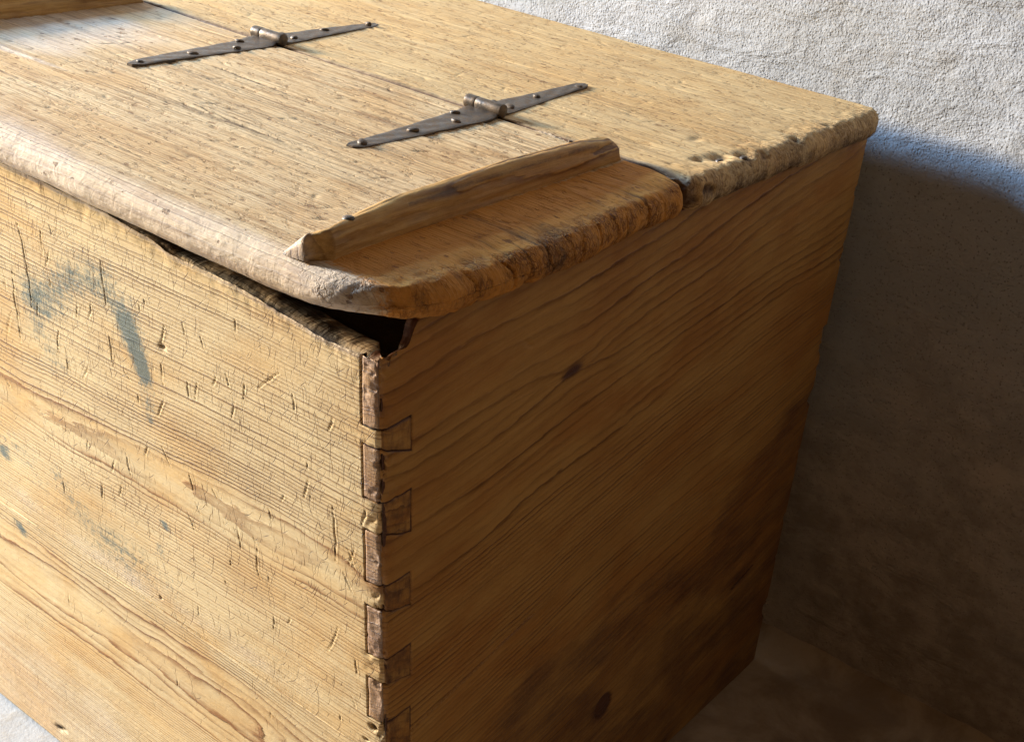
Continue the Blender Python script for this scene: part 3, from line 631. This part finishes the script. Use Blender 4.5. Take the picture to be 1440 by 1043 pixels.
# dust and splinters packed in the slit between the two lid boards
gxs = np.linspace(-.60, -.004, 900); gys = np.linspace(-.0022, .0022, 7); A_, B_ = np.meshgrid(gxs, gys, indexing='ij')
zf = TH - .0042 + .0036 * fbm(A_ * 26, 0 * A_, 0 * A_, 601, 3) + .0012 * fbm(A_ * 420, B_ * 500, 0 * A_, 602, 3) + .0014 * np.exp(-((A_ + .10) / .03)**2) + .0012 * np.exp(-((A_ + .43) / .05)**2) - .003 * np.exp(-((A_ + .485) / .018)**2) - .003 * np.exp(-((A_ + .145) / .008)**2)
i2 = np.arange(A_.size).reshape(A_.shape); Fq = np.stack([i2[:-1, :-1], i2[1:, :-1], i2[1:, 1:], i2[:-1, 1:]], -1).reshape(-1, 4)
sv = np.stack([A_, .28855 + B_ + .0004 * np.sin(A_ * 60), zf], -1).reshape(-1, 3)
o = emit('packed_dust', sv, Fq, MW['top'], chest, sv[:, 0] * 0, sv * np.array([6, 1, 1]), np.stack([.8 - .6 * np.exp(-((sv[:, 0] + .43) / .05)**2) - .8 * np.exp(-((sv[:, 0] + .10) / .03)**2) + .3 * fbm(sv[:, 0] * 60, 0 * sv[:, 0], 0 * sv[:, 0], 604, 3), .5 + 0 * sv[:, 0], 0 * sv[:, 0], 0 * sv[:, 0]], -1)); o['kind'] = 'stuff'  # dust coloured darker along most of the slit, standing for its shadow
n = 70; ds = []; df = []
rs = random.Random(11)
for i in range(n):
    u = rs.random(); cx = -.60 + .595 * u
    if not (-.50 < cx < -.30 or -.14 < cx < -.06 or rs.random() < .35): continue
    cy = .2886 + rs.uniform(-.0012, .0012); cz = TH - .0020 + rs.uniform(-.0006, .0006); s = rs.uniform(.0003, .0008); l = s * rs.uniform(2., 6.)
    a = rs.uniform(-.5, .5); k = len(ds)
    for (dx, dy, dz) in ((-l, 0, 0), (l, 0, 0), (0, -s, 0), (0, s, 0), (0, 0, s), (0, 0, -s)):
        ds.append((cx + dx * math.cos(a) - dy * math.sin(a), cy + dx * math.sin(a) + dy * math.cos(a), cz + dz * .8))
    for f in ((0, 2, 4), (2, 1, 4), (1, 3, 4), (3, 0, 4), (2, 0, 5), (1, 2, 5), (3, 1, 5), (0, 3, 5)): df.append([k + j for j in f])
ds = np.array(ds); o = emit('slit_debris', ds, df, MW['top'], chest, ds[:, 0] * 0 + .2, ds, np.stack([ds[:, 0]*0 + .3, ds[:, 0]*0 + .5, ds[:, 0]*0, ds[:, 0]*0], -1), smooth=False)
o['kind'] = 'stuff'
# --- cleats nailed across the leaf
def cleat(xr, y0, y1, name='cleat', seed=0):
    n_y = 260; ys = np.concatenate([[0, .0022, .0044], np.linspace(.008, .996, n_y - 5), [.998, 1.]]); Yl = y0 + (y1 - y0) * ys
    prof = [(0, -.0006), (-.0004, .0060), (-.0010, .0120), (-.0022, .0165), (-.0044, .0205), (-.0070, .0222), (-.0105, .0225), (-.0190, .0170), (-.0290, .0095), (-.0380, .003), (-.0384, -.0006)]
    pr = np.array(prof); dl = np.concatenate([[0], np.cumsum(np.hypot(*np.diff(pr, axis=0).T))]); m = 54
    tt_ = np.linspace(0, dl[-1], m); pxx = np.interp(tt_, dl, pr[:, 0]); pzz = np.interp(tt_, dl, pr[:, 1])
    Ln = y1 - y0; yy = Yl - y0
    hsc = np.interp(yy, [0, .0012, .004, .010, .025, .08, .17, Ln - .04, Ln - .010, Ln - .003, Ln], [.0, .50, .60, .68, .76, .86, .91, .82, .68, .52, .0])
    wsc = np.interp(yy, [0, .004, .012, .04, .07, Ln - .01, Ln], [.38, .46, .54, .72, .90, 1., .92])
    xo = np.interp(yy, [0, .015, .06, Ln], [-.006, .002, -.001, -.004])
    V = np.zeros((n_y, m, 3)); V[..., 0] = xr + xo[:, None] + pxx[None] * wsc[:, None]; V[..., 1] = Yl[:, None]; V[..., 2] = TH - .0002 + np.maximum(pzz[None] * hsc[:, None], -.0006)
    x, y, z = V[..., 0], V[..., 1], V[..., 2]
    rough = .0011 * fbm(x * 60, y * 14, z * 60, 160 + seed, 3) + .0008 * fbm(x * 260, y * 16, z * 260, 162 + seed, 3) + .0004 * fbm(x * 200, y * 60, z * 200, 161 + seed, 3)
    tip = np.exp(-((y - y0) / .012)**2) * .0022 * fbm(x * 130, y * 130, z * 130, 163 + seed, 3)
    V[..., 2] += (rough + tip) * (pzz[None] > .001) ; V[..., 0] += (rough * 1.2 + tip)
    i2 = np.arange(n_y * m).reshape(n_y, m); Fq = np.stack([i2[:-1, :-1], i2[:-1, 1:], i2[1:, 1:], i2[1:, :-1]], -1).reshape(-1, 4)
    caps = []
    ph = np.hypot((x - xr + .06) , (z - TH + .02)) / .0042 + .7 * fbm(y * 6, x * 40, z * 40, 170 + seed, 2) + y * 6
    ysc = np.stack([y, x, z], -1)
    R = .25 * np.exp(-((z - TH) / .0025)**2) + .9 * np.exp(-((pxx[None] + .0030) / .0011)**2) * (fbm(y * 9, 0 * y, 0 * y, 172 + seed, 3) > -.1) * .5 + .3 * np.exp(-((y - y0) / .004)**2)
    G = .7 * np.exp(-((y - y0) / .006)**2) + .2 * sm(-.010, -.016, pxx[None] + 0 * y)
    return emit(name, V.reshape(-1, 3), Fq, MW['cleat'], chest, ph.ravel(), ysc.reshape(-1, 3), np.stack([R, G, 0 * R, 0 * R], -1).reshape(-1, 4))
def nail(parent, cx, cy, cz, r, tilt=(0, 0), h=.35, name='nail', squash=1., rot=0):
    """flattened forged nail head"""
    rings, segs = 5, 14; V = []; rs = random.Random(int(cx * 1e5) ^ int(cy * 1e5))
    ph0 = rs.random() * 6
    for i in range(rings + 1):
        a = i / rings * math.pi / 2
        for j in range(segs):
            b = j / segs * 2 * math.pi; rr = r * math.cos(a * .96) * (1 + .10 * math.sin(2 * b + ph0) + .06 * math.sin(3 * b))
            lx, ly, lz = rr * math.cos(b), rr * math.sin(b) * squash, r * h * math.sin(a) * (1 + .25 * math.sin(b + ph0) * math.cos(a))
            x_ = lx * math.cos(rot) - ly * math.sin(rot); y_ = lx * math.sin(rot) + ly * math.cos(rot)
            V.append((cx + x_, cy + y_, cz + lz + tilt[0] * x_ + tilt[1] * y_))
    base = len(V)
    for j in range(segs):
        x_, y_, z_ = V[j]; V.append((cx + (x_ - cx) * .9, cy + (y_ - cy) * .9, min(z_, cz) - .0012))
    F = []
    for i in range(rings):
        for j in range(segs):
            k = (j + 1) % segs; F.append((i*segs + j, i*segs + k, (i+1)*segs + k, (i+1)*segs + j))
    for j in range(segs):
        k = (j + 1) % segs; F.append((base + j, base + k, k, j))
    return emit(name, V, F, MI, parent)
def nest(o, parent):          # sub-part: the parent sits at the chest origin too, so coordinates agree
    o.parent = parent
c1 = cleat(-.0405, -.010, .284, seed=0)
c2 = cleat(-.5440, -.006, .286, seed=7)
# the far cleat leans its right side outwards at the front
nail(c1, -.0470, .022, TH + .0163, .0037, (.1, .1), .5)
nail(c1, -.0560, .236, TH + .0184, .0016, (0, 0), .3)
nail(c2, -.5530, .040, TH + .0190, .0036, (.1, .1), .5)
# knotty nail heads left in the rear board
for (a, b) in ((-.006, .349), (.001, .371)):
    nail(chest, a, b, TH - .0025, .0032, (.2, .1), .6)
nail(chest, -.300, .592, TH - .0016, .0022, (0, 0), .5); 

# ------------------------------------------------------------------ strap hinges
def hinge(cx, yb, ang, seed):
    h = bpy.data.objects.new('strap_hinge', None); C.objects.link(h); h.parent = chest
    c, s = math.cos(ang), math.sin(ang)
    def W_(x, y, z): return (cx + x * c - y * s, yb + x * s + y * c, z)
    def leaf(sign, length, w0, w1, z_, sd):
        n, m = 60, 13; V = []; th = .0019
        for i in range(n + 1):
            t = i / n; y = sign * (.003 + t * length)
            w = w0 + (w1 - w0) * min(1, t / .95)**.92
            if t > .955: w = w1 * (1 - .55 * ((t - .955) / .045))
            if t < .06: w = w0 * (.86 + .14 * t / .06)
            bend = .0009 * math.sin(t * 5 + sd) * t + (.0022 * (1 - t / .12)**2 if t < .12 else 0)
            for j in range(m + 1):
                u = j / m * 2 - 1; x = u * w / 2 + .0012 * math.sin(t * 3 + sd)
                ez = .0005 if abs(u) > .99 else 0
                V.append(W_(x, y, z_ + th - ez + bend + .00015 * math.sin(t * 31 + u * 5 + sd)))
        nt = len(V); V += [(a, b, z_ - .0006) for (a, b, _) in V]
        F = []; id_ = lambda i, j: i * (m + 1) + j
        for i in range(n):
            for j in range(m):
                q = (id_(i, j), id_(i, j+1), id_(i+1, j+1), id_(i+1, j)); q = q if sign > 0 else q[::-1]; F.append(q); F.append(tuple(v + nt for v in q[::-1]))
        def wall(lst):
            for a, b in zip(lst[:-1], lst[1:]): F.append((a, b, b + nt, a + nt))
        wall([id_(i, 0) for i in range(n + 1)]); wall([id_(i, m) for i in range(n + 1)]); wall([id_(n, j) for j in range(m + 1)]); wall([id_(0, j) for j in range(m + 1)])
        o = emit('leaf', V, F, MI, h)
        mo = o.modifiers.new('edge', 'EDGE_SPLIT'); mo.split_angle = math.radians(40)
        return o
    z_ = TH - .0006
    leaf(-1, .1385, .031, .0125, z_, seed); leaf(1, .1275, .029, .0115, z_, seed + 2)
    # knuckles
    for k, (a, b) in enumerate(((-.0170, -.0070), (-.0070, .0165))):
        n, m = 12, 28; V = []; r = .0050
        xs = [a, a, a + .0002, a + .0006] + [a + (b - a) * t for t in (.3, .5, .7)] + [b - .0006, b - .0002, b, b]
        rs_ = [.0, r * .90, r * .97, r] + [r]*3 + [r, r * .97, r * .90, .0]
        for xx, r_ in zip(xs, rs_):
            for j in range(m):
                t = j / m * 2 * math.pi; V.append(W_(xx, r_ * math.cos(t), TH + .0050 + r_ * math.sin(t) + .0002 * math.sin(3 * t + k)))
        F = [(i*m + j, i*m + (j+1) % m, (i+1)*m + (j+1) % m, (i+1)*m + j) for i in range(len(xs) - 1) for j in range(m)]
        o = emit('knuckle', V, F, MI, h)
        mo = o.modifiers.new('edge', 'EDGE_SPLIT'); mo.split_angle = math.radians(50)
    # pin head
    def sc(u, y, tl, r=.0036):
        w = W_(u, y, z_ + .0022)
        nail(h, w[0], w[1], w[2], r, tl, .42, name='screw', squash=.72, rot=rs2.uniform(-.5, .5))
    rs2 = random.Random(seed)
    for (u, y) in ((.0005, -.131), (.0015, -.082), (.005, -.040), (-.009, -.024), (.004, .024), (-.0075, .021), (-.002, .066), (.0005, .119)):
        sc(u, y, (rs2.uniform(-.05, .30), rs2.uniform(-.2, .25)), rs2.uniform(.0036, .0046))
    return h
hinge(-.168, .2890, math.radians(1.0), 1)
hinge(-.394, .2890, math.radians(1.6), 4)

# ------------------------------------------------------------------ plain unseen boards: left end, back, bottom
def plain(name, x0, x1, y0, y1, z0, z1, tz=True):
    V, F, N, B0 = slab(x0, x1, y0, y1, z0, z1, .0015, .03)
    t = np.clip(-V[:, 2] / H, 0, 1); mid = .3
    if tz: V[:, 1] += np.where(V[:, 1] < mid, EF * t, EY * t); V[:, 0] += np.where(V[:, 0] > -.3, EX * t, 0)
    x, y, z = V.T
    emit(name, V, F, MW['plain'], chest, ring_phase(x + y, z, -.2, .01, .004, 400), np.stack([x + y, z, x], -1), np.stack([0*x]*4, -1))
plain('end_board', -.6195, -.602, .0252, .5745, -H, -.0008)
plain('back_board', -.6185, -.004, .5752, .5990, -H, -.0008)
plain('bottom_board', -.60, -.016, .026, .575, -H + .004, -H + .022)

# ------------------------------------------------------------------ wall and floor
gx = lines((-4.0, -.62, .08), (-.62, .42, .004), (.42, 3.0, .08)); gz = lines((0, .75, .004), (.75, 2.6, .08))
A, Bz = np.meshgrid(gx, gz, indexing='ij'); YW = .6414
bumpy = .0030 * fbm(A * 6, Bz * 6, 0 * A, 500, 4) + .0008 * fbm(A * 45, Bz * 45, 0 * A, 501, 3)
bumpy += -.006 * np.exp(-((Bz - .0) / .03)**2) * 1.0 + .004 * np.exp(-Bz / .02) * fbm(A * 20, 0 * A, 0 * A, 503, 3)
V = np.stack([A, YW + bumpy, Bz], -1).reshape(-1, 3); n, m = A.shape; i2 = np.arange(n * m).reshape(n, m)
F = np.stack([i2[:-1, :-1], i2[1:, :-1], i2[1:, 1:], i2[:-1, 1:]], -1).reshape(-1, 4)
nb = len(V)
Vb = [(-4, .80, 0), (3, .80, 0), (3, .80, 2.6), (-4, .80, 2.6), (-4, YW + .01, 2.6), (3, YW + .01, 2.6), (-4, YW + .01, 0), (3, YW + .01, 0)]
V = np.vstack([V, Vb]); F = np.vstack([F, [(nb+0, nb+3, nb+2, nb+1), (nb+3, nb+4, nb+5, nb+2), (nb+0, nb+6, nb+4, nb+3), (nb+1, nb+2, nb+5, nb+7)]])
o = emit('wall', V, F, plaster(), None, zshift=0); o['kind'] = 'structure'
gx = lines((-4.0, -.7, .1), (-.7, .6, .006), (.6, 3.0, .1)); gy = lines((-4, -.2, .1), (-.2, .70, .006), (.70, .8, .1))
A, Bz = np.meshgrid(gx, gy, indexing='ij')
hz = -.0020 + .0028 * fbm(A * 7, Bz * 7, 0 * A, 510, 4) + .0010 * fbm(A * 40, Bz * 40, 0 * A, 511, 3)
hz += .016 * np.exp(-np.clip(.640 - Bz, 0, 9) / .010)
hz = np.minimum(hz, np.where((A > -.66) & (A < .06) & (Bz > -.02) & (Bz < .62), -.0004, .01))
V = np.stack([A, Bz, hz], -1).reshape(-1, 3); n, m = A.shape; i2 = np.arange(n * m).reshape(n, m)
F = np.stack([i2[:-1, :-1], i2[1:, :-1], i2[1:, 1:], i2[:-1, 1:]], -1).reshape(-1, 4)
o = emit('floor', V, F, cement(), None, zshift=0); o['kind'] = 'structure'
